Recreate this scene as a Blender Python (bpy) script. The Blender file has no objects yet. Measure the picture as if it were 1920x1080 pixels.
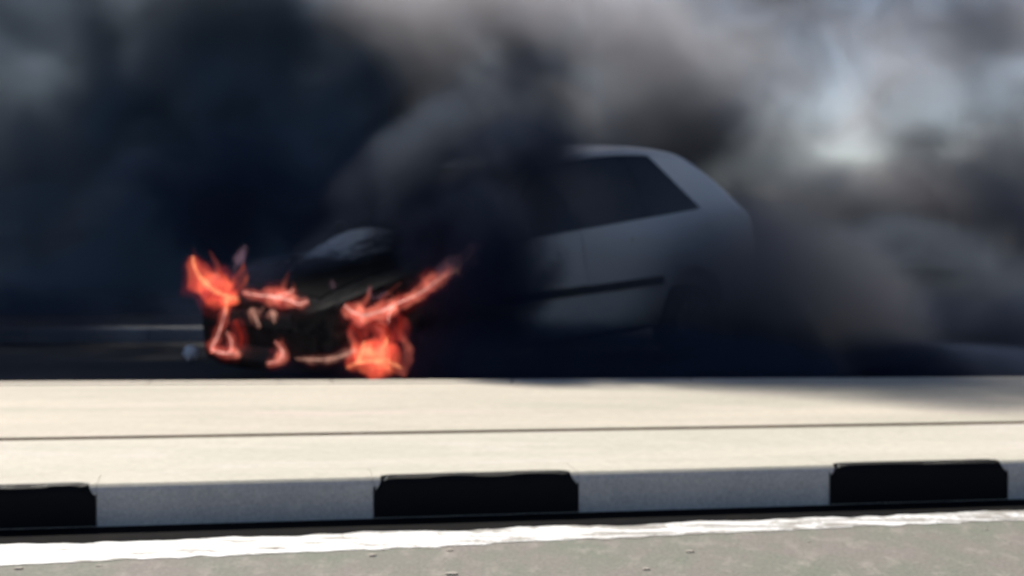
import bpy, bmesh, math, random
from mathutils import Vector, Matrix
from mathutils.bvhtree import BVHTree
from mathutils import noise as mnoise

random.seed(7)
sc = bpy.context.scene
C = sc.collection
R = math.radians

# ------------------------------------------------------------------ camera
CAM_H = 1.17
F_PX = 3222.0
PITCH = math.atan((540 - 375) / F_PX)
cd = bpy.data.cameras.new('camera')
cam = bpy.data.objects.new('camera', cd)
C.objects.link(cam)
cam.location = (0, 0, CAM_H)
cam.rotation_euler = (R(90) - PITCH, 0, 0)
cd.sensor_width = 36.0
cd.lens = F_PX / 1920 * 36.0
cd.clip_start = 0.1
cd.clip_end = 9000
cd.dof.use_dof = True
cd.dof.focus_distance = 3.6
cd.dof.aperture_fstop = cd.lens / 17.0      # 17 mm entrance pupil: the soft phone picture
sc.camera = cam

# ------------------------------------------------------------------ sky and sun
SUN_EL, SUN_AZ = 42.0, -24.0                 # azimuth from straight ahead, minus = left
w = bpy.data.worlds.new('World')
sc.world = w
w.use_nodes = True
wn = w.node_tree.nodes
sky = wn.new('ShaderNodeTexSky')
sky.sky_type = 'NISHITA'
sky.sun_disc = False
sky.sun_elevation = R(SUN_EL)
sky.sun_rotation = R(SUN_AZ)
sky.air_density = 0.6
sky.dust_density = 0.5
sky.ozone_density = 2.0
bg = wn['Background']
bg.inputs['Strength'].default_value = 0.055
w.node_tree.links.new(sky.outputs[0], bg.inputs['Color'])

sd = bpy.data.lights.new('sun', 'SUN')
sd.energy = 4.2
sd.angle = R(0.6)
sd.color = (1.0, 0.95, 0.87)
sun = bpy.data.objects.new('sun', sd)
C.objects.link(sun)
to_sun = Vector((math.sin(R(SUN_AZ)) * math.cos(R(SUN_EL)), math.cos(R(SUN_AZ)) * math.cos(R(SUN_EL)), math.sin(R(SUN_EL))))
sun.rotation_euler = to_sun.to_track_quat('Z', 'Y').to_euler()

vs = sc.view_settings
vs.view_transform = 'Standard'
vs.look = 'None'
vs.exposure = 0.74
vs.gamma = 1.0
vs.use_curve_mapping = False
sc.cycles.volume_bounces = 0
sc.cycles.volume_step_rate = 3.0
sc.cycles.use_adaptive_sampling = True
sc.cycles.adaptive_threshold = 0.06
sc.cycles.max_bounces = 4
sc.cycles.transparent_max_bounces = 16

# ------------------------------------------------------------------ helpers
def ray(px, py):
    """direction of the view ray of a photograph pixel, scaled so that y = 1"""
    c = Vector(((px - 960) / F_PX, -(py - 540) / F_PX, -1.0))
    d = cam.rotation_euler.to_matrix() @ c
    return d / d.y

def at(px, py, y):
    return Vector((0, 0, CAM_H)) + ray(px, py) * y

def on_plane(px, py, z):
    d = ray(px, py)
    return Vector((0, 0, CAM_H)) + d * ((z - CAM_H) / d.z)

def obj(name, verts, faces, mat, parent=None, smooth=False):
    me = bpy.data.meshes.new(name)
    me.from_pydata([tuple(v) for v in verts], [], faces)
    me.validate()
    me.update()
    if mat is not None:
        me.materials.append(mat)
    if smooth:
        me.polygons.foreach_set('use_smooth', [True] * len(me.polygons))
    o = bpy.data.objects.new(name, me)
    C.objects.link(o)
    o.parent = parent
    return o

def bm_obj(name, bm, mat, parent=None, smooth=False):
    me = bpy.data.meshes.new(name)
    bm.normal_update()
    bm.to_mesh(me)
    bm.free()
    if mat is not None:
        me.materials.append(mat)
    if smooth:
        me.polygons.foreach_set('use_smooth', [True] * len(me.polygons))
    o = bpy.data.objects.new(name, me)
    C.objects.link(o)
    o.parent = parent
    return o

def empty(name, loc=(0, 0, 0), rot=(0, 0, 0), parent=None):
    o = bpy.data.objects.new(name, None)
    C.objects.link(o)
    o.location = loc
    o.rotation_euler = rot
    o.parent = parent
    return o

def tag(o, label=None, cat=None, group=None, kind=None):
    if label: o['label'] = label
    if cat: o['category'] = cat
    if group: o['group'] = group
    if kind: o['kind'] = kind
    return o

class Nodes:
    def __init__(self, name):
        self.m = bpy.data.materials.new(name)
        self.m.use_nodes = True
        self.t = self.m.node_tree
        self.n = self.t.nodes
        self.out = self.n['Material Output']
        self.p = self.n['Principled BSDF']
    def new(self, kind, **kw):
        x = self.n.new(kind)
        for k, v in kw.items():
            setattr(x, k, v)
        return x
    def link(self, a, b):
        self.t.links.new(a, b)
    def put(self, sock, v):
        if hasattr(v, 'is_output'):
            self.link(v, sock)
        else:
            sock.default_value = v
    def math(self, op, a, b=0.5, clamp=False):
        x = self.new('ShaderNodeMath', operation=op)
        x.use_clamp = clamp
        self.put(x.inputs[0], a)
        self.put(x.inputs[1], b)
        return x.outputs[0]
    def noise(self, vec, scale, detail=4, rough=0.55, dist=0.0):
        x = self.new('ShaderNodeTexNoise')
        x.inputs['Scale'].default_value = scale
        x.inputs['Detail'].default_value = detail
        x.inputs['Roughness'].default_value = rough
        x.inputs['Distortion'].default_value = dist
        if vec is not None:
            self.link(vec, x.inputs['Vector'])
        return x.outputs['Fac']
    def rng(self, v, a, b, c=0.0, d=1.0, smooth=False):
        x = self.new('ShaderNodeMapRange')
        x.interpolation_type = 'SMOOTHSTEP' if smooth else 'LINEAR'
        self.put(x.inputs['Value'], v)
        x.inputs['From Min'].default_value = a
        x.inputs['From Max'].default_value = b
        x.inputs['To Min'].default_value = c
        x.inputs['To Max'].default_value = d
        return x.outputs['Result']
    def mix(self, f, a, b):
        x = self.new('ShaderNodeMix', data_type='RGBA')
        self.put(x.inputs[0], f)
        for s, v in ((x.inputs[6], a), (x.inputs[7], b)):
            if hasattr(v, 'is_output'):
                self.link(v, s)
            else:
                s.default_value = (*v, 1)
        return x.outputs[2]
    def scaled(self, src, s):
        x = self.new('ShaderNodeMapping')
        self.link(src, x.inputs['Vector'])
        x.inputs['Scale'].default_value = s
        return x.outputs['Vector']
    def bump(self, h, strength, dist):
        x = self.new('ShaderNodeBump')
        x.inputs['Strength'].default_value = strength
        x.inputs['Distance'].default_value = dist
        self.link(h, x.inputs['Height'])
        self.link(x.outputs['Normal'], self.p.inputs['Normal'])

def ground_mat(name, c1, c2, c3, s1=0.9, s2=9.0, rough=0.9, stretch=(1, 1, 1), bump=0.4, bd=0.01, spec=0.25):
    m = Nodes(name)
    pos = m.scaled(m.new('ShaderNodeNewGeometry').outputs['Position'], stretch)
    big = m.noise(pos, s1, 5, 0.6, 0.4)
    mid = m.noise(pos, s2, 6, 0.65)
    fine = m.noise(pos, 90, 3, 0.6)
    col = m.mix(m.rng(big, 0.35, 0.65), c1, c2)
    col = m.mix(m.rng(mid, 0.52, 0.72), col, c3)
    k = m.rng(fine, 0.25, 0.75, 0.78, 1.2)
    vm = m.new('ShaderNodeVectorMath', operation='SCALE')
    m.link(col, vm.inputs[0])
    m.link(k, vm.inputs['Scale'])
    m.link(vm.outputs[0], m.p.inputs['Base Color'])
    m.p.inputs['Roughness'].default_value = rough
    m.p.inputs['Specular IOR Level'].default_value = spec
    m.bump(m.math('ADD', mid, m.math('MULTIPLY', fine, 0.5)), bump, bd)
    return m.m

def plain(name, col, rough=0.6, metal=0.0, var=0.25, scale=6.0, spec=0.5, coat=0.0, bump=0.0):
    m = Nodes(name)
    tc = m.new('ShaderNodeTexCoord').outputs['Object']
    n = m.noise(tc, scale, 5, 0.6, 0.3)
    lo = tuple(c * (1 - var) for c in col)
    hi = tuple(min(1, c * (1 + var)) for c in col)
    m.link(m.mix(m.rng(n, 0.3, 0.7), lo, hi), m.p.inputs['Base Color'])
    m.link(m.rng(n, 0.3, 0.7, max(0.05, rough - 0.12), min(1, rough + 0.12)), m.p.inputs['Roughness'])
    m.p.inputs['Metallic'].default_value = metal
    m.p.inputs['Specular IOR Level'].default_value = spec
    m.p.inputs['Coat Weight'].default_value = coat
    if bump:
        m.bump(m.noise(tc, scale * 6, 4), bump, 0.004)
    return m.m

M = {}
M['near_road'] = ground_mat('dusty_asphalt', (0.225, 0.20, 0.18), (0.18, 0.19, 0.15), (0.31, 0.28, 0.245), 4.5, 12.0, stretch=(0.9, 0.45, 1), bump=0.4, bd=0.012)
M['far_road'] = ground_mat('dark_asphalt', (0.040, 0.041, 0.045), (0.055, 0.054, 0.056), (0.07, 0.068, 0.066), 0.7, 8.0)
M['sand'] = ground_mat('dry_sand', (0.26, 0.21, 0.16), (0.20, 0.17, 0.13), (0.31, 0.26, 0.20), 0.3, 4.0, bump=0.5, bd=0.03)
M['concrete'] = ground_mat('pale_concrete', (0.57, 0.525, 0.445), (0.49, 0.465, 0.385), (0.61, 0.55, 0.50), 1.1, 3.6, stretch=(0.35, 1.6, 1), bump=0.15, bd=0.004)
M['slab'] = ground_mat('sandy_concrete', (0.58, 0.52, 0.43), (0.45, 0.42, 0.34), (0.58, 0.49, 0.43), 1.0, 2.6, stretch=(0.3, 1.5, 1), bump=0.2, bd=0.004)
M['far_kerb'] = ground_mat('weathered_kerb_concrete', (0.40, 0.40, 0.40), (0.34, 0.34, 0.34), (0.45, 0.44, 0.42), 1.5, 6)
M['white_stone'] = ground_mat('white_kerb_paint', (0.68, 0.62, 0.56), (0.56, 0.52, 0.48), (0.72, 0.65, 0.56), 2.0, 9.0, bump=0.2, bd=0.004)
M['stain'] = plain('brown_stained_edge', (0.30, 0.20, 0.12), 0.9, var=0.4, scale=2, spec=0.1)
M['kerb_shade'] = ground_mat('painted_kerb_shade', (0.007, 0.007, 0.008), (0.009, 0.009, 0.009), (0.014, 0.013, 0.012), 2.0, 9.0, spec=0.02)  # near-black colour stands for shade at the kerb foot
M['black_paint'] = plain('black_kerb_paint', (0.006, 0.006, 0.007), 0.75, var=0.5, scale=7, spec=0.15)

# worn white road paint
m = Nodes('worn_white_paint')
pos = m.new('ShaderNodeNewGeometry').outputs['Position']
n1 = m.noise(m.scaled(pos, (0.8, 3.0, 1)), 5.0, 5, 0.65, 0.5)
n2 = m.noise(pos, 45, 3)
sxx = m.new('ShaderNodeSeparateXYZ')
m.link(pos, sxx.inputs[0])
wear = m.math('ADD', m.math('ADD', n1, m.rng(sxx.outputs['X'], -2.5, 2.5, -0.04, 0.10)), m.math('MULTIPLY', m.math('SUBTRACT', n2, 0.5), 0.3))
m.link(m.mix(m.rng(wear, 0.51, 0.60), (0.80, 0.79, 0.78), (0.30, 0.28, 0.25)), m.p.inputs['Base Color'])
m.p.inputs['Roughness'].default_value = 0.7
m.bump(n2, 0.3, 0.004)
M['line'] = m.m

# ------------------------------------------------------------------ setting: ground, roads, median
KZ = 0.152                                    # height of the kerb
def line_pts(x0, y0, x1, y1, z, ext):
    a, b = on_plane(x0, y0, z), on_plane(x1, y1, z)
    e = (b - a).normalized()
    return a - e * ext, b + e * ext
def kerb_y(p, x):
    a, b = p
    return a.y + (b.y - a.y) * (x - a.x) / (b.x - a.x)
FRONT = line_pts(0, 914, 1920, 864, KZ, 40)   # top front edge of the near kerb
JOINT = line_pts(0, 826, 1920, 794, KZ, 40)   # joint between apron and raised slab
BACK = line_pts(0, 713, 1920, 704, KZ + 0.02, 40)
X0, X1 = -30.0, 30.0

def sheet(name, near, far, z, mat, nx=60, ny=4):
    """flat strip between two y(x) functions"""
    vs_, fs = [], []
    for i in range(nx + 1):
        x = X0 + (X1 - X0) * i / nx
        for j in range(ny + 1):
            vs_.append((x, near(x) + (far(x) - near(x)) * j / ny, z))
    for i in range(nx):
        for j in range(ny):
            a = i * (ny + 1) + j
            fs.append((a, a + ny + 1, a + ny + 2, a + 1))
    return obj(name, vs_, fs, mat)

g = obj('ground', [(-4000, -1500, -0.05), (4000, -1500, -0.05), (4000, 6000, -0.05), (-4000, 6000, -0.05)], [(0, 1, 2, 3)], M['sand'])
tag(g, kind='structure')

# near road: a dented sheet
def fy(p): return lambda x: kerb_y(p, x)
front, joint, back = fy(FRONT), fy(JOINT), fy(BACK)
o = sheet('road', lambda x: -12.0, lambda x: front(x) + 0.03, 0.0, M['near_road'], 30, 6)
tag(o, kind='structure')
FARK = 14.3
o = sheet('far_road', lambda x: back(x) - 0.02, lambda x: FARK + 0.02 + 0.05 * x, 0.0, M['far_road'])
tag(o, kind='structure')

def prism_strip(name, near, far, z0, z1, mat, xs, parent=None, bev=0.012):
    """a long slab with a chamfered top: near(x), far(x) in plan"""
    vs_, fs = [], []
    for x in xs:
        n_, f_ = near(x), far(x)
        vs_ += [(x, n_, z0), (x, n_, z1 - bev), (x, n_ + bev, z1), (x, f_ - bev, z1), (x, f_, z1 - bev), (x, f_, z0)]
    for i in range(len(xs) - 1):
        a = i * 6
        for k in range(5):
            fs.append((a + k, a + 6 + k, a + 7 + k, a + k + 1))
    fs.append(tuple(range(5, -1, -1)))
    l = (len(xs) - 1) * 6
    fs.append(tuple(l + k for k in range(6)))
    return obj(name, vs_, fs, mat, parent)

# median: apron behind the kerb stones and a raised slab in bays, back edging
KD = 0.24
median = empty('median', (0, 0, 0))
tag(median, kind='structure')
def bays(x0, x1, step, gap):
    out, x = [], x0
    while x < x1:
        out.append((x + gap / 2, min(x + step, x1) - gap / 2))
        x += step
    return out
for xa, xb in bays(-23.8, 24, 6.8, 0.004):
    prism_strip('apron_slab', lambda x: front(x) + KD + 0.001, lambda x: joint(x) - 0.003, -0.02, KZ, M['concrete'], [xa, (xa + xb) / 2, xb], median, 0.004)
for xa, xb in bays(-25.0, 26, 10.0, 0.006):
    prism_strip('paving_slab', lambda x: joint(x) + 0.003, lambda x: back(x) - 0.16, -0.02, KZ + 0.010, M['slab'], [xa, (xa + xb) / 2, xb], median, 0.005)
    o = bpy.context.scene.collection.objects[-1]
    o.data.materials.append(M['stain'])
    for pl in o.data.polygons:
        if pl.normal.y < -0.5: pl.material_index = 1
for xa, xb in bays(-20.0, 21, 1.0, 0.008):
    prism_strip('edging_stone', lambda x: back(x) - 0.155, lambda x: back(x), -0.02, KZ + 0.014, M['slab'], [xa, xb], median, 0.012)

# near kerb, painted stones
kerb = empty('kerb', (0, 0, 0))
tag(kerb, kind='structure')
ka, kb = FRONT
ke = (kb - ka).normalized()
kn = Vector((-ke.y, ke.x, 0))                 # away from the camera
def along(px):
    d = ray(px, 880)
    # intersect plan ray with the front line
    t = (ka.x * ke.y - ka.y * ke.x) / (d.x * ke.y - d.y * ke.x)
    p = Vector((d.x * t, d.y * t, 0))
    return (p - Vector((ka.x, ka.y, 0))).dot(Vector((ke.x, ke.y, 0)))
cuts = [along(p) for p in (-205, 180, 700, 1085, 1555, 1890)]
lb, lw = 0.70, 0.90
left, s, black = [], cuts[0], False
for i in range(12):
    l = lb if black else lw
    left.append((s - l, s, black))
    s -= l
    black = not black
mid_ = [(cuts[i], cuts[i + 1], i % 2 == 0) for i in range(5)]
s, black, right = cuts[-1], False, []
for i in range(12):
    l = lb if black else lw
    right.append((s, s + l, black))
    s += l
    black = not black
def kp(t, n, z):
    v = ka + ke * t + kn * n
    return (v.x, v.y, z)
prof = [(0.0, -0.03), (0.0, 0.05), (0.001, 0.10), (0.004, 0.125), (0.012, 0.141), (0.026, 0.150), (0.045, KZ), (KD, KZ), (KD, -0.03)]
for t0, t1, black in left + mid_ + right:
    t0 += 0.001; t1 -= 0.001
    ns = 7
    vs_, fs = [], []
    for i in range(ns + 1):
        t = t0 + (t1 - t0) * i / ns
        for (n_, z_) in prof:
            j = 0.003 * mnoise.noise(Vector((t * 3.1, z_ * 20, 1.7)))
            if i in (0, ns) and z_ > 0.1 and n_ < 0.03:
                j += 0.001
            vs_.append(kp(t, n_ + j, z_ - 0))
    k = len(prof)
    for i in range(ns):
        for q in range(k - 1):
            fs.append((i * k + q, (i + 1) * k + q, (i + 1) * k + q + 1, i * k + q + 1))
    fs.append(tuple(range(k - 1, -1, -1)))
    fs.append(tuple(ns * k + q for q in range(k)))
    st = obj('kerb_stone', vs_, fs, M['white_stone'], kerb)
    st.data.materials.append(M['concrete'])
    for pl in st.data.polygons:
        if pl.normal.z > 0.55: pl.material_index = 1
    if black:
        # black paint: a skin over the face that rolls over the nose, with rounded and wandering upper corners
        vs_, fs = [], []
        nx_, nr = 26, 9
        pp = [(0.0, 0.004), (0.0, 0.05), (0.001, 0.10), (0.004, 0.125), (0.012, 0.141), (0.026, 0.150), (0.045, KZ), (0.075, KZ), (0.10, KZ)]
        ln = [0]
        for a, b in zip(pp, pp[1:]):
            ln.append(ln[-1] + math.hypot(b[0] - a[0], b[1] - a[1]))
        def sec(l):
            for q in range(len(ln) - 1):
                if l <= ln[q + 1] or q == len(ln) - 2:
                    f_ = (l - ln[q]) / (ln[q + 1] - ln[q])
                    return (pp[q][0] + (pp[q + 1][0] - pp[q][0]) * f_, pp[q][1] + (pp[q + 1][1] - pp[q][1]) * f_)
        for i in range(nx_ + 1):
            f_ = i / nx_
            t = t0 + (t1 - t0) * f_
            edge = min(f_, 1 - f_) * (t1 - t0)
            r_ = 0.085
            drop = 0 if edge > r_ else r_ - math.sqrt(max(0, r_ * r_ - (r_ - edge) ** 2))
            top = 0.190 - drop * 0.95 + 0.012 * mnoise.noise(Vector((t * 5.0, 3.3, 0)))
            for q in range(nr + 1):
                n_, z_ = sec(top * q / nr)
                up = 0.0025 if n_ > 0.02 else 0
                vs_.append(kp(t, n_ - 0.0045 + (0.002 if n_ > 0.02 else 0), z_ + up))
        for i in range(nx_):
            for q in range(nr):
                a = i * (nr + 1) + q
                fs.append((a, a + nr + 1, a + nr + 2, a + 1))
        obj('black_paint', vs_, fs, M['black_paint'], st)

# near-black strip painting the kerb's cast shadow onto the road
shade_edge = line_pts(0, 1026, 1920, 961, 0.0, 40)
o = sheet('kerb_shade', fy(shade_edge), lambda x: front(x) + 0.02, 0.001, M['kerb_shade'], 30, 2)
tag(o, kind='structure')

# worn white line at the foot of the kerb, ragged edges
wl_a = line_pts(0, 1023, 1920, 958, 0.002, 20)
wl_b = line_pts(0, 1060, 1920, 974, 0.002, 20)
vs_, fs = [], []
n_ = 900
for i in range(n_ + 1):
    x = -14 + 28 * i / n_
    ya = kerb_y(wl_a, x) + 0.04 * mnoise.noise(Vector((x * 3.3, 0.2, 0))) + 0.03 * mnoise.noise(Vector((x * 14, 5.2, 0)))
    yb = kerb_y(wl_b, x) + 0.03 * mnoise.noise(Vector((x * 1.9, 9.2, 0))) + 0.035 * mnoise.noise(Vector((x * 17, 7.2, 0)))
    for q in range(5):
        vs_.append((x, yb + (ya - yb) * q / 4, 0.0022))
for i in range(n_):
    for q in range(4):
        a = i * 5 + q
        fs.append((a, a + 5, a + 6, a + 1))
o = obj('road_marking', vs_, fs, M['line'])
tag(o, kind='structure')

# loose grit and clods on the dusty road by the kerb
bm = bmesh.new()
for i in range(40):
    x = random.uniform(-3.2, 3.4)
    y = front(x) - random.uniform(0.42, 1.1)
    r_ = 0.004 + 0.010 * random.random() ** 3
    mt = Matrix.Translation((x, y, r_ * 0.3)) @ Matrix.Rotation(random.uniform(0, 6), 4, 'Z') @ Matrix.Diagonal((random.uniform(0.9, 2.6), 1.6, 0.28, 1))
    bmesh.ops.create_icosphere(bm, subdivisions=1, radius=r_, matrix=mt)
M['grit'] = ground_mat('pale_grit', (0.46, 0.40, 0.34), (0.34, 0.32, 0.28), (0.55, 0.50, 0.44), 6, 20)
o = bm_obj('gravel', bm, M['grit'])
tag(o, 'loose pale grit scattered over the dusty road by the kerb', 'gravel', kind='stuff')

# far kerb and verge beyond the second carriageway
fk = empty('far_kerb', (0, 0, 0))
tag(fk, kind='structure')
for xa, xb in bays(-20.0, 21, 1.0, 0.012):
    prism_strip('kerb_stone', lambda x: FARK + 0.05 * x, lambda x: FARK + 0.05 * x + 0.3, -0.02, 0.11, M['far_kerb'], [xa, xb], fk, 0.015)
o = sheet('verge', lambda x: FARK + 0.05 * x + 0.304, lambda x: 60.0, 0.06, M['sand'], 20, 6)
tag(o, kind='structure')

# ------------------------------------------------------------------ burning hatchback
CAR_PT = 0.055                                 # nose down: the front tyres have burnt flat
CAR_YAW = R(43.5)
CW, CL = 1.68, 4.05
c_, s_ = math.cos(CAR_YAW), math.sin(CAR_YAW)
corner = Vector((-1.00, 10.08, 0))             # near front corner on the ground
base = corner + Vector((c_, s_, 0)) * 2.0 + Vector((-s_, c_, 0)) * (CW / 2)
car = empty('burning_car', base, (0, -CAR_PT, CAR_YAW))
tag(car, 'white hatchback with its sooty front end on fire, standing in black smoke', 'car')
XO = -2.0                                      # local x = u + XO

def soot_paint(name, white, x0, x1, rough=0.35, coat=0.4):
    m = Nodes(name)
    tc = m.new('ShaderNodeTexCoord').outputs['Object']
    sx = m.new('ShaderNodeSeparateXYZ')
    m.link(tc, sx.inputs[0])
    n = m.noise(tc, 2.2, 6, 0.62, 0.6)
    nf = m.noise(tc, 14, 4, 0.6)
    edge = m.math('ADD', sx.outputs['X'], m.math('MULTIPLY', m.math('SUBTRACT', n, 0.5), 1.1))
    soot = m.rng(edge, x0, x1, 1.0, 0.0, True)
    low = m.rng(m.math('ADD', sx.outputs['Z'], m.math('MULTIPLY', m.math('SUBTRACT', nf, 0.5), 0.3)), 0.18, 0.50, 0.55, 0.0, True)
    dirt = m.mix(low, white, (0.16, 0.15, 0.14))
    burnt = m.mix(m.rng(nf, 0.4, 0.7), (0.010, 0.010, 0.011), (0.035, 0.032, 0.030))
    m.link(m.mix(soot, dirt, burnt), m.p.inputs['Base Color'])
    m.link(m.math('ADD', m.math('MULTIPLY', soot, 0.45), rough), m.p.inputs['Roughness'])
    m.link(m.math('MULTIPLY', m.math('SUBTRACT', 1.0, soot), coat), m.p.inputs['Coat Weight'])
    m.p.inputs['Coat Roughness'].default_value = 0.15
    m.link(m.rng(soot, 0.0, 1.0, 0.5, 0.06), m.p.inputs['Specular IOR Level'])
    m.bump(m.math('MULTIPLY', nf, soot), 0.25, 0.004)
    return m.m

M['paint'] = soot_paint('sooty_white_paint', (0.84, 0.78, 0.71), -0.85, -0.30)
# bonnet: burnt black with the sky's reflection painted pale near the windscreen
m = Nodes('burnt_bonnet')
tc = m.new('ShaderNodeTexCoord').outputs['Object']
vmn = m.new('ShaderNodeVectorMath', operation='SUBTRACT')
m.link(tc, vmn.inputs[0])
vmn.inputs[1].default_value = (-1.04, 0.20, 0.9)
dd = m.scaled(vmn.outputs[0], (2.0, 1.9, 0.0))
ln_ = m.new('ShaderNodeVectorMath', operation='LENGTH')
m.link(dd, ln_.inputs[0])
nz = m.noise(tc, 6.5, 5, 0.6, 0.8)
pt_ = m.rng(m.math('ADD', ln_.outputs['Value'], m.math('MULTIPLY', m.math('SUBTRACT', nz, 0.5), 2.6)), 0.35, 0.8, 1.0, 0.0, True)
m.link(m.mix(pt_, (0.008, 0.008, 0.009), (0.78, 0.82, 0.83)), m.p.inputs['Base Color'])
m.p.inputs['Roughness'].default_value = 0.8
m.p.inputs['Specular IOR Level'].default_value = 0.04
m.bump(nz, 0.3, 0.02)
M['bonnet'] = m.m
M['glass'] = plain('dark_smoked_glass', (0.008, 0.009, 0.011), 0.12, var=0.3, scale=2, spec=0.5)
M['sooty_glass'] = plain('sooty_windscreen_glass', (0.012, 0.012, 0.013), 0.5, var=0.4, scale=3, spec=0.3)
M['trim'] = plain('black_plastic_trim', (0.012, 0.012, 0.013), 0.55, var=0.3, scale=9)
M['rubber'] = plain('tyre_rubber', (0.014, 0.014, 0.014), 0.8, var=0.3, scale=12, bump=0.3)
M['alloy'] = plain('dirty_alloy', (0.30, 0.30, 0.31), 0.4, metal=0.7, var=0.3, scale=8)
M['char'] = plain('charred_metal', (0.018, 0.016, 0.015), 0.85, var=0.6, scale=9, bump=0.5, spec=0.1)
M['lens'] = plain('burnt_lamp_lens', (0.02, 0.018, 0.017), 0.8, var=0.4, scale=9, spec=0.08)
M['red_lens'] = plain('red_lamp_lens', (0.28, 0.012, 0.012), 0.2, var=0.2, scale=9)
M['white_metal'] = plain('white_plastic', (0.86, 0.86, 0.88), 0.5, var=0.05, scale=30)

#      u    zbot zlow zmid belt  top   wbot wlow wmid wbelt wtop
ST = [(0.00, .24, .34, .47, .58, .600, .44, .52, .54, .50, .40),
      (0.05, .21, .33, .49, .63, .655, .62, .69, .71, .66, .55),
      (0.16, .20, .33, .50, .675, .705, .70, .77, .79, .735, .62),
      (0.42, .20, .34, .54, .755, .795, .74, .815, .832, .775, .66),
      (0.80, .20, .35, .58, .830, .870, .77, .83, .842, .788, .68),
      (1.13, .20, .36, .60, .895, .935, .78, .832, .845, .79, .69),
      (1.20, .20, .36, .60, .905, .975, .78, .832, .845, .79, .685),
      (1.52, .20, .36, .61, .925, 1.205, .78, .832, .845, .788, .635),
      (1.90, .20, .36, .61, .945, 1.425, .78, .832, .845, .785, .585),
      (2.10, .20, .36, .61, .957, 1.470, .78, .832, .845, .785, .595),
      (2.50, .20, .36, .62, .980, 1.500, .78, .832, .845, .785, .590),
      (2.98, .20, .36, .63, 1.005, 1.505, .78, .832, .845, .782, .560),
      (3.34, .21, .37, .64, 1.025, 1.480, .775, .83, .842, .775, .550),
      (3.50, .22, .37, .64, 1.030, 1.425, .77, .826, .84, .77, .550),
      (3.76, .24, .38, .64, 1.030, 1.255, .75, .81, .825, .755, .595),
      (3.96, .27, .39, .64, 1.000, 1.085, .70, .785, .80, .73, .60),
      (4.07, .29, .40, .63, .900, .945, .62, .73, .75, .69, .57),
      (4.15, .32, .42, .60, .740, .770, .46, .60, .62, .58, .47)]
verts, faces = [], []
for (u, zb, zl, zm, be, tp, wb, wl, wm, wbe, wt) in ST:
    half = [(wb * .72, zb - .01), (wb, zb + .02), (wl, zl), (wm, zm), (wbe + .35 * (wm - wbe), be - .06), (wbe, be),
            (wt + .02, tp - .035), (wt * .72, tp), (wt * .36, tp + .018)]
    ring = [(-y, z) for y, z in half] + [(0, tp + .024)] + [(y, z) for y, z in reversed(half)]
    verts += [(u + XO, y, z) for y, z in ring]
k = 19
for i in range(len(ST) - 1):
    for q in range(k):
        q2 = (q + 1) % k
        faces.append((i * k + q, i * k + q2, (i + 1) * k + q2, (i + 1) * k + q))
faces.append(tuple(range(k - 1, -1, -1)))
faces.append(tuple((len(ST) - 1) * k + q for q in range(k)))
bo = obj('body', verts, faces, M['paint'])
bm = bmesh.new()
bm.from_mesh(bo.data)
cl = bm.edges.layers.float.new('crease_edge')
bm.verts.ensure_lookup_table()
for e in bm.edges:
    a, b = sorted(v.index for v in e.verts)
    if b - a == k and (a % k) in (5, 13):                  # the belt line
        e[cl] = 0.65
    if b - a == k and (a % k) in (6, 12):                  # roof rail, bonnet edge
        e[cl] = 0.35
    if (a // k) == (b // k) and (a // k) == 6 and 6 <= a % k <= 12 and 6 <= b % k <= 12:
        e[cl] = 0.7                                        # cowl
bmesh.ops.recalc_face_normals(bm, faces=bm.faces)
bm.to_mesh(bo.data)
bm.free()
sub = bo.modifiers.new('s', 'SUBSURF')
sub.levels = sub.render_levels = 3
# wheel arches
WHEELS = ((0.76, 0.325), (3.22, 0.285))
cutters = []
for u, z in WHEELS:
    for sd_ in (-1, 1):
        b2 = bmesh.new()
        bmesh.ops.create_cone(b2, cap_ends=True, segments=48, radius1=.35, radius2=.35, depth=.36,
                              matrix=Matrix.Translation((u + XO, sd_ * .86, z)) @ Matrix.Rotation(R(90), 4, 'X'))
        co = bm_obj('cutter', b2, M['char'])
        cutters.append(co)
        bo_m = bo.modifiers.new('c', 'BOOLEAN')
        bo_m.operation = 'DIFFERENCE'
        bo_m.object = co
        bo_m.solver = 'EXACT'
dg = bpy.context.evaluated_depsgraph_get()
me = bpy.data.meshes.new_from_object(bo.evaluated_get(dg))
bo.modifiers.clear()
bo.data = me
me.name = 'body'
for co in cutters:
    bpy.data.objects.remove(co, do_unlink=True)
me.polygons.foreach_set('use_smooth', [True] * len(me.polygons))
me.set_sharp_from_angle(angle=R(40))
bo.parent = car
bvh = BVHTree.FromPolygons([v.co.copy() for v in me.vertices], [tuple(p.vertices) for p in me.polygons])

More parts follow.
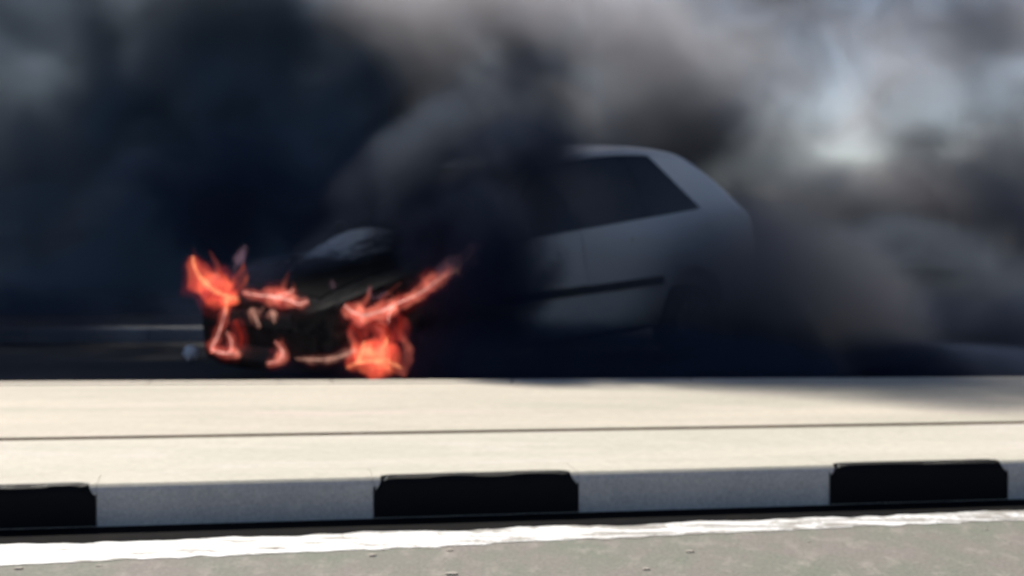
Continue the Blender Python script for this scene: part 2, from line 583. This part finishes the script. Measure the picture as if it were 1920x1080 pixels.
def conform(name, fn, axis, mat, parent, off=0.004, nu=16, nv=8, skirt=0.012, smooth=True):
    """a panel that lies on the body: fn(s, t) gives two coordinates, the third comes from a ray onto the shell"""
    def hit(a, b):
        if axis == 'near': o_, d_ = Vector((a, -3, b)), Vector((0, 1, 0))
        elif axis == 'away': o_, d_ = Vector((a, 3, b)), Vector((0, -1, 0))
        elif axis == 'front': o_, d_ = Vector((-6, a, b)), Vector((1, 0, 0))
        elif axis == 'rear': o_, d_ = Vector((6, a, b)), Vector((-1, 0, 0))
        else: o_, d_ = Vector((a, b, 5)), Vector((0, 0, -1))
        p, n_, i_, ds = bvh.ray_cast(o_, d_)
        return p, n_
    V, Fc, N_ = [], [], []
    for i in range(nu + 1):
        for j in range(nv + 1):
            a, b = fn(i / nu, j / nv)
            p, n_ = hit(a, b)
            if p is None:
                p, n_ = (V[-1].copy(), N_[-1]) if V else (Vector((a, 0, b)), Vector((0, -1, 0)))
                p = p - n_ * off
            if n_.dot(p - Vector((0, 0, 0.7))) < 0: n_ = -n_
            V.append(p + n_ * off)
            N_.append(n_)
    for i in range(nu):
        for j in range(nv):
            a = i * (nv + 1) + j
            Fc.append((a, a + nv + 1, a + nv + 2, a + 1))
    loop = [i * (nv + 1) for i in range(nu)] + [nu * (nv + 1) + j for j in range(nv)] + [i * (nv + 1) + nv for i in range(nu, 0, -1)] + [j for j in range(nv, 0, -1)]
    b0 = len(V)
    for a in loop:
        V.append(V[a] - N_[a] * skirt)
    for q in range(len(loop)):
        q2 = (q + 1) % len(loop)
        Fc.append((loop[q], loop[q2], b0 + q2, b0 + q))
    ob = obj(name, V, Fc, mat, parent, smooth)
    bmx = bmesh.new()
    bmx.from_mesh(ob.data)
    bmesh.ops.recalc_face_normals(bmx, faces=bmx.faces)
    bmx.to_mesh(ob.data)
    bmx.free()
    ob.data.set_sharp_from_angle(angle=R(45))
    return ob

def quad(b0, b1, t1, t0, bulge=0.0):
    """bilinear patch: bottom front, bottom rear, top rear, top front"""
    def fn(s, t):
        x = (b0[0] * (1 - s) + b1[0] * s) * (1 - t) + (t0[0] * (1 - s) + t1[0] * s) * t
        z = (b0[1] * (1 - s) + b1[1] * s) * (1 - t) + (t0[1] * (1 - s) + t1[1] * s) * t
        z += bulge * 4 * s * (1 - s) * t
        return x, z
    return fn
def U(*p): return [(a + XO, b) for a, b in p]

for side in ('near', 'away'):
    sg = -1 if side == 'near' else 1
    # doors stand a few millimetres proud of the shell, the seam shows as the gap round them
    for nm, pts in (('front_door', U((1.16, .27), (2.10, .27), (2.10, .945), (1.19, .893))),
                    ('rear_door', U((2.115, .27), (2.82, .27), (3.02, 1.000), (2.115, .946)))):
        d_ = conform('door', quad(*pts), side, M['paint'], car, 0.006, 18, 12)
        x_ = pts[1][0] - 0.16
        z_ = pts[2][1] - 0.13
        h_ = conform('handle', quad((x_ - .08, z_ - .014), (x_ + .08, z_ - .006), (x_ + .08, z_ + .020), (x_ - .08, z_ + .012)), side, M['paint'], d_, 0.022, 8, 2, 0.02)
        conform('moulding', quad((pts[0][0] + (.002 if nm == 'rear_door' else .03), .535), (pts[1][0] + (0.045 if nm == 'rear_door' else .008), .535), (pts[1][0] + (.05 if nm == 'rear_door' else .008), .595), (pts[0][0] + (.002 if nm == 'rear_door' else .03), .590)), side, M['trim'], d_, 0.022, 14, 2, 0.02)
    # side glass: front door, rear door and quarter panes, all dark, black pillars between
    conform('pillar_trim', quad(*U((1.28, .918), (3.38, 1.035), (3.03, 1.430), (1.90, 1.385)), bulge=.03), side, M['glass'], car, 0.004, 40, 8)
    conform('side_window', quad(*U((1.36, .935), (2.06, .968), (2.06, 1.405), (1.90, 1.375))), side, M['glass'], car, 0.009, 14, 8)
    conform('side_window', quad(*U((2.13, .972), (2.76, 1.008), (2.70, 1.432), (2.13, 1.41))), side, M['glass'], car, 0.009, 14, 8)
    conform('quarter_window', quad(*U((2.81, 1.012), (3.34, 1.042), (3.01, 1.425), (2.75, 1.432))), side, M['glass'], car, 0.009, 10, 8)
    conform('sill', quad(*U((1.14, .205), (2.84, .205), (2.83, .255), (1.15, .255))), side, M['trim'], car, 0.010, 20, 2)
    # mirror
    b3 = bmesh.new()
    bmesh.ops.create_uvsphere(b3, u_segments=16, v_segments=10, radius=1, matrix=Matrix.Translation((1.42 + XO, sg * .91, .985)) @ Matrix.Diagonal((.055, .10, .07, 1)))
    bmesh.ops.create_cone(b3, cap_ends=True, segments=8, radius1=.03, radius2=.022, depth=.14, matrix=Matrix.Translation((1.43 + XO, sg * .80, .955)) @ Matrix.Rotation(R(80), 4, 'X'))
    bm_obj('mirror', b3, M['trim'], car, True)
    # lamps
    ylo, yhi = sg * .40, sg * .665
    conform('headlight', quad((ylo, .545), (yhi, .56), (yhi, .665), (ylo, .615)), 'front', M['lens'], car, 0.006, 10, 5)
    conform('tail_light', quad((sg * .50, .70), (sg * .70, .70), (sg * .68, .98), (sg * .52, .95)), 'rear', M['red_lens'], car, 0.006, 6, 8)
    conform('fog_light', quad((sg * .42, .33), (sg * .56, .33), (sg * .56, .40), (sg * .42, .40)), 'front', M['char'], car, 0.006, 5, 4)

# front end
bn = conform('bonnet', lambda s, t: (0.13 + XO + s * 1.0, (t * 2 - 1) * (.50 + .17 * s)), 'top', M['bonnet'], car, 0.006, 24, 24)
for v in bn.data.vertices:                     # buckled by the heat towards the windscreen
    e_ = math.exp(-((v.co.x + 0.98) / 0.17) ** 2 - ((v.co.y - 0.20) / 0.36) ** 2)
    v.co.z += 0.10 * e_ + 0.02 * e_ * mnoise.noise(v.co * 6)
conform('windscreen', quad((-.60, 1.0), (.60, 1.0), (.50, 1.405), (-.50, 1.405)), 'front', M['sooty_glass'], car, 0.006, 14, 10)
conform('rear_window', quad((-.52, 1.10), (.52, 1.10), (.45, 1.40), (-.45, 1.40)), 'rear', M['glass'], car, 0.006, 12, 8)
gr = conform('grille', quad((-.36, .50), (.36, .50), (.36, .585), (-.36, .585)), 'front', M['trim'], car, 0.005, 14, 4)
for q in range(3):
    z_ = .512 + q * .026
    conform('slat', quad((-.34, z_), (.34, z_), (.34, z_ + .010), (-.34, z_ + .010)), 'front', M['char'], gr, 0.016, 12, 1, 0.012)
fb = conform('front_bumper', lambda s, t: ((s * 2 - 1) * .60, .26 + t * .21), 'front', M['char'], car, 0.02, 26, 6, 0.03)
conform('air_intake', quad((-.33, .285), (.33, .285), (.33, .375), (-.33, .375)), 'front', M['trim'], fb, 0.03, 12, 4, 0.02)
conform('rear_bumper', lambda s, t: ((s * 2 - 1) * .60, .38 + t * .20), 'rear', M['paint'], car, 0.02, 26, 6, 0.03)
conform('tailgate', quad((-.56, .70), (.56, .70), (.54, 1.03), (-.54, 1.03)), 'rear', M['paint'], car, 0.006, 14, 6)
# wiper lying on the glass
def tube(name, pts, rad, mat, parent, seg=6):
    b = bmesh.new()
    rings = []
    for i, p in enumerate(pts):
        p = Vector(p)
        d_ = (Vector(pts[min(i + 1, len(pts) - 1)]) - Vector(pts[max(i - 1, 0)])).normalized()
        a_ = d_.orthogonal().normalized()
        b_ = d_.cross(a_)
        r_ = rad[i] if isinstance(rad, (list, tuple)) else rad
        rings.append([b.verts.new(p + (a_ * math.cos(6.2832 * q / seg) + b_ * math.sin(6.2832 * q / seg)) * r_) for q in range(seg)])
    for i in range(len(rings) - 1):
        for q in range(seg):
            b.faces.new((rings[i][q], rings[i][(q + 1) % seg], rings[i + 1][(q + 1) % seg], rings[i + 1][q]))
    b.faces.new(rings[0][::-1]); b.faces.new(rings[-1])
    return bm_obj(name, b, mat, parent, True)
for y0 in (-.42, .08):
    pts = []
    for q in range(6):
        p, n_, i_, ds_ = bvh.ray_cast(Vector((-6, y0 + q * .085, 1.02 + q * .012)), Vector((1, 0, 0)))
        pts.append(p + Vector((-.02, 0, .015)))
    tube('wiper', pts, 0.008, M['trim'], car)

# wheels: lathed tyre, dished rim with spokes
def lathe(name, prof, mat, parent, seg=40):
    V, Fc = [], []
    for i in range(seg):
        a = 6.283185 * i / seg
        for r_, y in prof:
            V.append((r_ * math.cos(a), y, r_ * math.sin(a)))
    k_ = len(prof)
    for i in range(seg):
        i2 = (i + 1) % seg
        for q in range(k_ - 1):
            Fc.append((i * k_ + q, i * k_ + q + 1, i2 * k_ + q + 1, i2 * k_ + q))
    return obj(name, V, Fc, mat, parent, True)
for wi, (u, zc) in enumerate(WHEELS):
    rad = 0.285
    for sd_ in (-1, 1):
        zl = (0.262 if wi == 0 else rad) - CAR_PT * (u - 2.0)
        wh = empty('wheel', (u + XO, sd_ * .735, zl), (0, 0, 0 if sd_ < 0 else math.pi), car)
        ty = lathe('tyre', [(.19, .085), (.215, .095), (.262, .092), (rad - .006, .07), (rad, .04), (rad, -.04), (rad - .006, -.07), (.262, -.092), (.215, -.095), (.19, -.085)], M['rubber'], wh)
        if wi == 0:                                        # collapsed, flat at the bottom
            for v in ty.data.vertices:
                if v.co.z < -.255: v.co.z = -.255; v.co.y *= 1.15
        lathe('rim', [(.19, .085), (.195, -.085), (.185, -.08), (.17, -.05), (.165, .03)], M['alloy'] if wi else M['char'], wh)
        b4 = bmesh.new()
        for q in range(8):
            bmesh.ops.create_cube(b4, size=1, matrix=Matrix.Rotation(q * math.pi / 4, 4, 'Y') @ Matrix.Translation((.10, -.055, 0)) @ Matrix.Diagonal((.16, .022, .045, 1)))
        bmesh.ops.create_cone(b4, cap_ends=True, segments=20, radius1=.05, radius2=.045, depth=.04, matrix=Matrix.Translation((0, -.06, 0)) @ Matrix.Rotation(R(90), 4, 'X'))
        bm_obj('spokes', b4, M['alloy'] if wi else M['char'], wh)

# ------------------------------------------------------------------ flames: glowing gas in lumpy tongues
def flame_mat(name, hot, cool, strength):
    m = Nodes(name)
    m.n.remove(m.p)
    pos = m.new('ShaderNodeNewGeometry').outputs['Position']
    n = m.noise(m.scaled(pos, (1, 1, 0.7)), 9.0, 4, 0.6, 0.8)
    e = m.new('ShaderNodeEmission')
    m.link(m.mix(m.rng(n, 0.38, 0.62), cool, hot), e.inputs['Color'])
    m.link(m.rng(n, 0.30, 0.66, strength * 0.12, strength * 1.5), e.inputs['Strength'])
    m.link(e.outputs[0], m.out.inputs['Volume'])
    return m.m
FM = {'ember': flame_mat('ember_glow', (1.0, 0.10, 0.07), (0.7, 0.03, 0.04), 1.0),
      'red': flame_mat('dull_red_glow', (1.0, 0.06, 0.06), (0.6, 0.02, 0.04), 0.22),
      'orange': flame_mat('orange_flame', (1.0, 0.17, 0.07), (0.80, 0.05, 0.035), 4.2),
      'pink': flame_mat('pale_red_flame', (1.0, 0.26, 0.17), (0.75, 0.08, 0.06), 4.0),
      'peach': flame_mat('peach_flame', (1.0, 0.50, 0.36), (0.55, 0.20, 0.14), 4.0),
      'violet': flame_mat('violet_flame', (0.60, 0.36, 0.50), (0.28, 0.13, 0.20), 0.7)}
def core_mat(name, col, s):
    m = Nodes(name)
    m.n.remove(m.p)
    pos = m.new('ShaderNodeNewGeometry').outputs['Position']
    n = m.noise(pos, 16.0, 3, 0.6, 0.5)
    e = m.new('ShaderNodeEmission')
    e.inputs['Color'].default_value = (*col, 1)
    m.link(m.rng(n, 0.3, 0.7, s * 0.35, s * 1.3), e.inputs['Strength'])
    m.link(e.outputs[0], m.out.inputs['Surface'])
    m.m.cycles.emission_sampling = 'NONE'
    return m.m
CM = {'orange': core_mat('orange_flame_core', (1.0, 0.34, 0.16), 0.75), 'pink': core_mat('pale_red_flame_core', (1.0, 0.50, 0.42), 0.55),
      'peach': core_mat('peach_flame_core', (0.9, 0.52, 0.40), 0.40), 'ember': core_mat('ember_core', (1.0, 0.08, 0.05), 0.14), 'violet': core_mat('violet_flame_core', (0.6, 0.34, 0.46), 0.10)}
def lumpy(name, pts, rads, mat, parent, seed, seg=14, rough=0.35):
    """a tongue of fire: a tube through pts, its skin pushed in and out by noise"""
    P, Q = [], []
    nsub = 6
    for i in range(len(pts) - 1):
        for q in range(nsub):
            f_ = q / nsub
            a, b = pts[i], pts[i + 1]
            p0, p3 = pts[max(i - 1, 0)], pts[min(i + 2, len(pts) - 1)]
            h = [(-f_ + 2 * f_ ** 2 - f_ ** 3) / 2, (2 - 5 * f_ ** 2 + 3 * f_ ** 3) / 2, (f_ + 4 * f_ ** 2 - 3 * f_ ** 3) / 2, (-f_ ** 2 + f_ ** 3) / 2]
            P.append(p0 * h[0] + a * h[1] + b * h[2] + p3 * h[3])
            Q.append(rads[i] * (1 - f_) + rads[i + 1] * f_)
    P.append(pts[-1]); Q.append(rads[-1])
    b = bmesh.new()
    rings = []
    for i, p in enumerate(P):
        d_ = (P[min(i + 1, len(P) - 1)] - P[max(i - 1, 0)]).normalized()
        a_ = (Vector((0, 1, 0)) - d_ * d_.y).normalized()
        b_ = d_.cross(a_)
        ring = []
        for q in range(seg):
            an = 6.2832 * q / seg
            v = a_ * math.cos(an) * 0.8 + b_ * math.sin(an)
            sc_ = 1 + rough * (mnoise.noise(p * 14 + v * 0.9 + Vector((seed, 0, 0))) + 0.6 * mnoise.noise(p * 30 + v * 1.6 + Vector((0, seed, 0))))
            ring.append(b.verts.new(p + v * Q[i] * max(0.25, sc_)))
        rings.append(ring)
    for i in range(len(rings) - 1):
        for q in range(seg):
            b.faces.new((rings[i][q], rings[i][(q + 1) % seg], rings[i + 1][(q + 1) % seg], rings[i + 1][q]))
    b.faces.new(rings[0][::-1]); b.faces.new(rings[-1])
    bmesh.ops.recalc_face_normals(b, faces=b.faces)
    return bm_obj(name, b, mat, parent, True)
bpy.context.view_layer.update()
car_inv = car.matrix_world.inverted()
def fd(px, py=600):
    """depth just in front of the car where a view ray meets its shell; beside the car, the depth of its front corner"""
    o_ = car_inv @ Vector((0, 0, CAM_H))
    d_ = (car_inv.to_3x3() @ ray(px, py)).normalized()
    p, n_, i_, ds_ = bvh.ray_cast(o_, d_)
    if p is not None:
        return (car.matrix_world @ p).y - 0.09
    return 11.1 if px < 450 else 10.15 + max(0, px - 660) * 0.002
FLAME_N = [0]
def flame(kind, tongues, label, core=True, stream=False):
    FLAME_N[0] += 1
    seed = FLAME_N[0] * 3.7
    x_, y_, r_ = tongues[0][0]
    root = empty('flame', at(x_, y_, fd(x_, y_)))
    tag(root, label, 'flame', 'flames on the front of the car')
    for tg in tongues:
        ds_ = [fd(x, y) for x, y, r in tg]
        if not stream:
            ds_ = [min(ds_) + 0.25 * (d_ - min(ds_)) for d_ in ds_]
        pts = [at(x, y, d_) - root.location for (x, y, r), d_ in zip(tg, ds_)]
        rads = [r * d_ / F_PX for (x, y, r), d_ in zip(tg, ds_)]
        if kind not in ('violet', 'ember'): lumpy('halo', pts, [r * 1.8 + 0.008 for r in rads], FM['red'], root, seed, 12, 0.5)
        lumpy('glow', pts, [r * 1.22 for r in rads], FM[kind], root, seed, 14, 0.55)
        if core:
            lumpy('core', pts, [r * 0.15 for r in rads], CM[kind], root, seed + 1, 8, 0.8)
        if kind not in ('violet', 'ember'):
            rnd = random.Random(int(seed * 10))
            for q in range(max(2, len(tg) - 1)):
                i_ = rnd.randrange(len(pts) - 1)
                p0 = pts[i_].lerp(pts[i_ + 1], rnd.random())
                h_ = rads[i_] * rnd.uniform(1.6, 3.2) + 0.02
                w_ = rads[i_] * rnd.uniform(0.28, 0.5) + 0.003
                lean = Vector((rnd.uniform(-0.5, 0.7), 0, 1)) * h_
                sway = Vector((rnd.uniform(-0.4, 0.4) * h_, 0, 0))
                lumpy('lick', [p0 - lean * 0.2, p0 + lean * 0.4 + sway, p0 + lean], [w_, w_ * 0.8, w_ * 0.15], FM['pink' if kind == 'orange' and q % 2 else kind], root, seed + q, 10, 0.7)
        seed += 1.3
    return root
flame('orange', [[(362, 480, 7), (365, 500, 13), (380, 525, 21), (402, 545, 26), (425, 555, 22), (446, 560, 9)], [(425, 560, 14), (424, 580, 8), (424, 590, 4)]],
      'broad orange flame with a pink tip curling up off the far front wing')
flame('pink', [[(424, 575, 5), (418, 600, 8), (408, 630, 8), (398, 650, 9), (400, 660, 8)], [(398, 656, 8), (420, 662, 10), (448, 662, 7)], [(432, 660, 9), (434, 640, 9), (425, 622, 4)]],
      'thin pink hook of flame hanging down beside the small white scrap')
flame('pink', [[(455, 548, 5), (480, 553, 9), (510, 556, 15), (540, 562, 13), (560, 570, 9), (578, 564, 6)], [(520, 555, 10), (545, 548, 6), (548, 540, 3)]],
      'flat pink flame licking along the front edge of the bonnet')
flame('peach', [[(472, 578, 5), (477, 590, 9), (484, 606, 6), (488, 614, 2)]], 'taller of two pale flame licks below the bonnet edge')
flame('peach', [[(508, 582, 5), (512, 590, 9), (514, 602, 5), (515, 606, 2)]], 'shorter pale flame lick nearest the grille below the bonnet edge')
flame('pink', [[(500, 681, 4), (520, 677, 9), (530, 666, 11), (526, 652, 6), (516, 640, 3)]], 'small peach pink flame on the low bumper, left of the grille')
flame('peach', [[(555, 672, 3), (590, 674, 6), (625, 672, 6), (650, 664, 8), (668, 655, 6)]], 'thin peach streak of flame along the bottom of the bumper')
flame('orange', [[(650, 690, 6), (672, 680, 20), (705, 676, 34), (732, 680, 26), (752, 690, 8)], [(672, 678, 18), (680, 652, 16), (684, 640, 5)], [(712, 668, 26), (722, 645, 20), (728, 628, 6)], [(695, 690, 16), (718, 688, 18), (735, 692, 10)]],
      'big red orange flame on the ground at the near front corner of the car')
flame('ember', [[(690, 600, 10), (712, 610, 18), (728, 622, 18), (730, 640, 14)], [(745, 590, 8), (752, 612, 14), (748, 640, 12)], [(655, 610, 8), (672, 622, 14), (676, 640, 10)]],
      'dull red glow between the near headlight flames and the big ground flame')
flame('ember', [[(440, 535, 8), (420, 520, 16), (408, 505, 12)], [(440, 600, 10), (452, 630, 14), (450, 655, 10)]], 'dull red glow behind the hook of flame at the far corner')
flame('pink', [[(646, 572, 7), (662, 585, 17), (680, 592, 18), (700, 588, 15), (722, 580, 14), (740, 570, 10)], [(676, 604, 7), (680, 590, 10)], [(728, 605, 5), (730, 588, 9), (738, 574, 10)]],
      'ring of pink flame round the near headlight')
flame('pink', [[(735, 572, 9), (765, 560, 11), (795, 545, 12), (818, 527, 13), (838, 514, 9), (850, 508, 4)]],
      'long pink flame streaming back along the edge of the bonnet', stream=True)
flame('peach', [[(848, 512, 3), (855, 507, 8), (862, 500, 3)]], 'bright pale spark of flame at the end of the long pink flame')
flame('violet', [[(820, 515, 8), (845, 500, 18), (868, 492, 15), (885, 475, 16), (895, 458, 15), (902, 440, 8), (905, 428, 3)]],
      'faint violet flame by the near side mirror', stream=True)
flame('violet', [[(700, 560, 6), (692, 548, 6), (695, 538, 3)], [(704, 560, 6), (718, 552, 7), (726, 548, 4)], [(626, 540, 5), (625, 532, 6), (622, 524, 3)]],
      'small violet wisps of flame over the near headlight')
flame('violet', [[(438, 508, 3), (446, 490, 8), (454, 474, 9), (460, 460, 4)]], 'dim violet wisp of flame above the far front wing')

# ------------------------------------------------------------------ litter on the far carriageway
def crumple(name, loc, r_, mat, sx, sz, seed, label, cat):
    b = bmesh.new()
    bmesh.ops.create_icosphere(b, subdivisions=3, radius=r_)
    for v in b.verts:
        n_ = mnoise.noise(v.co * (2.2 / r_) + Vector((seed, 0, 0))) * 0.35 + mnoise.noise(v.co * (5.0 / r_)) * 0.15
        v.co *= 1 + n_
        v.co.x *= sx; v.co.z *= sz
    lo = min(v.co.z for v in b.verts)
    for v in b.verts: v.co.z -= lo
    o = bm_obj(name, b, mat)
    o.location = loc
    tag(o, label, cat)
    return o
p = on_plane(358, 677, 0.001)
crumple('plastic_scrap', p, 0.052, M['white_metal'], 1.0, 1.0, 3.0, 'small white scrap of crumpled plastic lying on the road in front of the car', 'scrap')

# ------------------------------------------------------------------ smoke: volumes of soot, denser and darker near the fire
def smoke_mat(name, col, nscale, lo, hi, aniso=0.25, warp=0.9):
    m = Nodes(name)
    m.n.remove(m.p)
    tc = m.new('ShaderNodeTexCoord').outputs['Object']
    pos = m.new('ShaderNodeNewGeometry').outputs['Position']
    ln = m.new('ShaderNodeVectorMath', operation='LENGTH')
    m.link(tc, ln.inputs[0])
    r = ln.outputs['Value']
    n = m.noise(m.scaled(pos, (0.9, 0.9, 1.0)), nscale, 4, 0.58, 0.5)
    body = m.rng(m.math('ADD', m.math('SUBTRACT', 1.0, r), m.math('MULTIPLY', m.math('SUBTRACT', n, 0.5), warp)), 0.0, 0.55, 0.0, 1.0, True)
    rim = m.rng(r, 0.72, 1.0, 1.0, 0.0, True)
    lump = m.rng(n, 0.30, 0.70, lo, hi)
    a = m.new('ShaderNodeAttribute', attribute_type='OBJECT', attribute_name='soot')
    d = m.math('MULTIPLY', m.math('MULTIPLY', body, rim), m.math('MULTIPLY', m.math('MAXIMUM', lump, 0.0), a.outputs['Fac']))
    v = m.new('ShaderNodeVolumePrincipled')
    v.inputs['Color'].default_value = (*col, 1)
    v.inputs['Anisotropy'].default_value = aniso
    m.link(d, v.inputs['Density'])
    m.link(v.outputs[0], m.out.inputs['Volume'])
    m.m.cycles.volume_step_rate = 1.0
    return m.m
SM = {'bank': smoke_mat('blue_black_smoke', (0.52, 0.62, 0.76), 0.85, 0.40, 1.5, 0.0, 1.3),
      'black': smoke_mat('black_soot_smoke', (0.14, 0.155, 0.21), 0.95, 0.35, 1.5, 0.25, 1.3),
      'veil': smoke_mat('drifting_soot_smoke', (0.085, 0.108, 0.175), 1.25, 0.0, 1.9, 0.0, 1.3),
      'wisp': smoke_mat('thin_blue_smoke', (0.17, 0.20, 0.25), 1.5, -0.2, 2.0, 0.0, 1.4),
      'grey': smoke_mat('grey_smoke', (0.42, 0.415, 0.46), 0.95, 0.25, 1.6),
      'pale': smoke_mat('pale_thin_smoke', (0.86, 0.83, 0.87), 1.05, -0.1, 2.1, 0.35)}
bm = bmesh.new()
bmesh.ops.create_icosphere(bm, subdivisions=3, radius=1.0)
puff_me = bpy.data.meshes.new('puff')
bm.to_mesh(puff_me)
bm.free()
puff_meshes = {}
for k_, mt in SM.items():
    pm = puff_me.copy()
    pm.materials.append(mt)
    puff_meshes[k_] = pm
smoke = empty('smoke', base)
tag(smoke, 'thick black smoke billowing from the burning car and thinning to grey', 'smoke', kind='stuff')
def puff(kind, px, py, y, rx, rz, ry, tau, tilt=0):
    """a billow round the point seen at (px, py) at depth y; rx, rz in photograph pixels there, ry in metres"""
    s = y / F_PX
    o = bpy.data.objects.new('puff', puff_meshes[kind])
    C.objects.link(o)
    o.parent = smoke
    o.location = at(px, py, y) - base
    o.scale = (rx * s, ry, rz * s)
    o.rotation_euler = (0, R(tilt), 0)
    o['soot'] = tau / (ry * 1.15)
    o['kind'] = 'stuff'
    return o
# far bank behind the car, left and centre: opaque
puff('bank', 40, 540, 18.5, 1000, 440, 1.9, 5.5)
puff('bank', 600, 400, 17.5, 560, 390, 1.7, 7.0)
puff('bank', 420, 640, 17.5, 1000, 220, 1.6, 5.0)
puff('bank', 590, 170, 18.0, 360, 210, 1.4, 4.0, 20)
puff('bank', 440, 40, 18.2, 320, 320, 1.5, 3.2)
puff('bank', -40, 100, 19.5, 800, 480, 1.7, 3.6)
# behind the roof and the tail
puff('black', 1040, 450, 16.5, 380, 170, 1.3, 3.0)
puff('grey', 1000, 300, 16.6, 420, 190, 1.2, 2.2, 10)
puff('black', 1320, 310, 16.8, 310, 200, 1.1, 1.9, -20)
puff('grey', 1120, 160, 17.5, 380, 230, 1.2, 1.7, 15)
puff('grey', 820, 110, 17.5, 330, 200, 1.2, 1.9, 10)
puff('black', 1560, 690, 16.0, 560, 190, 1.4, 3.5)
puff('black', 1950, 640, 16.2, 460, 260, 1.4, 3.2)
puff('grey', 1560, 490, 16.5, 420, 220, 1.4, 1.9, 10)
puff('grey', 1860, 410, 17.0, 360, 240, 1.3, 1.7)
puff('grey', 1680, 400, 15.6, 420, 130, 1.0, 1.7)
puff('wisp', 1480, 440, 15.0, 300, 190, 0.8, 1.3)
# high thin veil to the right, with a bright gap beyond the tail
puff('pale', 1290, 60, 20.0, 420, 340, 1.8, 1.15)
puff('pale', 1900, 170, 20.0, 420, 420, 1.8, 1.2)
puff('pale', 1560, 60, 21.0, 460, 330, 1.6, 0.6)
puff('grey', 1900, 20, 18.5, 200, 110, 0.8, 0.4)
puff('bank', 440, 250, 18.0, 320, 260, 1.3, 2.6)
puff('pale', 850, -10, 19.5, 440, 260, 1.6, 1.6)
# smoke coming off the bonnet and drifting along the car, in front of it
puff('veil', 880, 380, 11.2, 260, 160, 0.7, 3.0, -25)
puff('wisp', 860, 250, 12.0, 300, 130, 0.7, 1.2, -36)
puff('veil', 900, 490, 10.6, 200, 190, 0.5, 2.2, -20)
puff('wisp', 960, 290, 11.3, 300, 160, 0.6, 1.2, -10)
puff('wisp', 770, 300, 11.0, 250, 95, 0.45, 1.3, -36)
puff('veil', 560, 360, 12.4, 420, 180, 0.7, 2.0)
puff('veil', 540, 525, 10.9, 190, 60, 0.3, 0.8, -8)
puff('veil', 1050, 700, 10.4, 620, 120, 0.5, 4.0)
puff('grey', 1180, 500, 10.8, 460, 240, 0.6, 0.55)
puff('grey', 1470, 570, 11.7, 340, 230, 0.7, 1.5, 15)
puff('wisp', 680, 450, 10.9, 170, 80, 0.3, 0.9, -20)
puff('veil', 1380, 700, 11.6, 520, 120, 0.7, 3.2)
puff('veil', 1750, 670, 12.5, 560, 170, 0.9, 3.0)
puff('veil', 1700, 705, 11.6, 620, 70, 0.6, 4.0)
puff('wisp', 1700, 580, 12.8, 420, 200, 0.8, 1.8)
puff('veil', 100, 620, 14.2, 520, 110, 0.9, 1.3)
# plume above the picture, carried to the right: shades the road and the right of the median
def high(kind, x, y, z, rx, ry, rz, dens):
    o = bpy.data.objects.new('puff', puff_meshes[kind])
    C.objects.link(o)
    o.parent = smoke
    o.location = Vector((x, y, z)) - base
    o.scale = (rx, ry, rz)
    o['soot'] = dens
    o['kind'] = 'stuff'
high('black', -1.3, 16.0, 4.9, 2.4, 1.9, 1.6, 1.5)
high('black', -3.4, 16.6, 4.7, 2.4, 2.2, 1.5, 1.8)
high('black', -6.2, 17.2, 4.8, 3.0, 2.6, 1.6, 2.0)
high('black', 0.6, 14.8, 5.2, 2.4, 1.5, 1.6, 1.1)
high('black', 3.6, 20.0, 5.0, 3.0, 2.4, 1.6, 1.6)
high('black', 3.0, 14.0, 5.4, 2.6, 1.9, 1.8, 3.0)
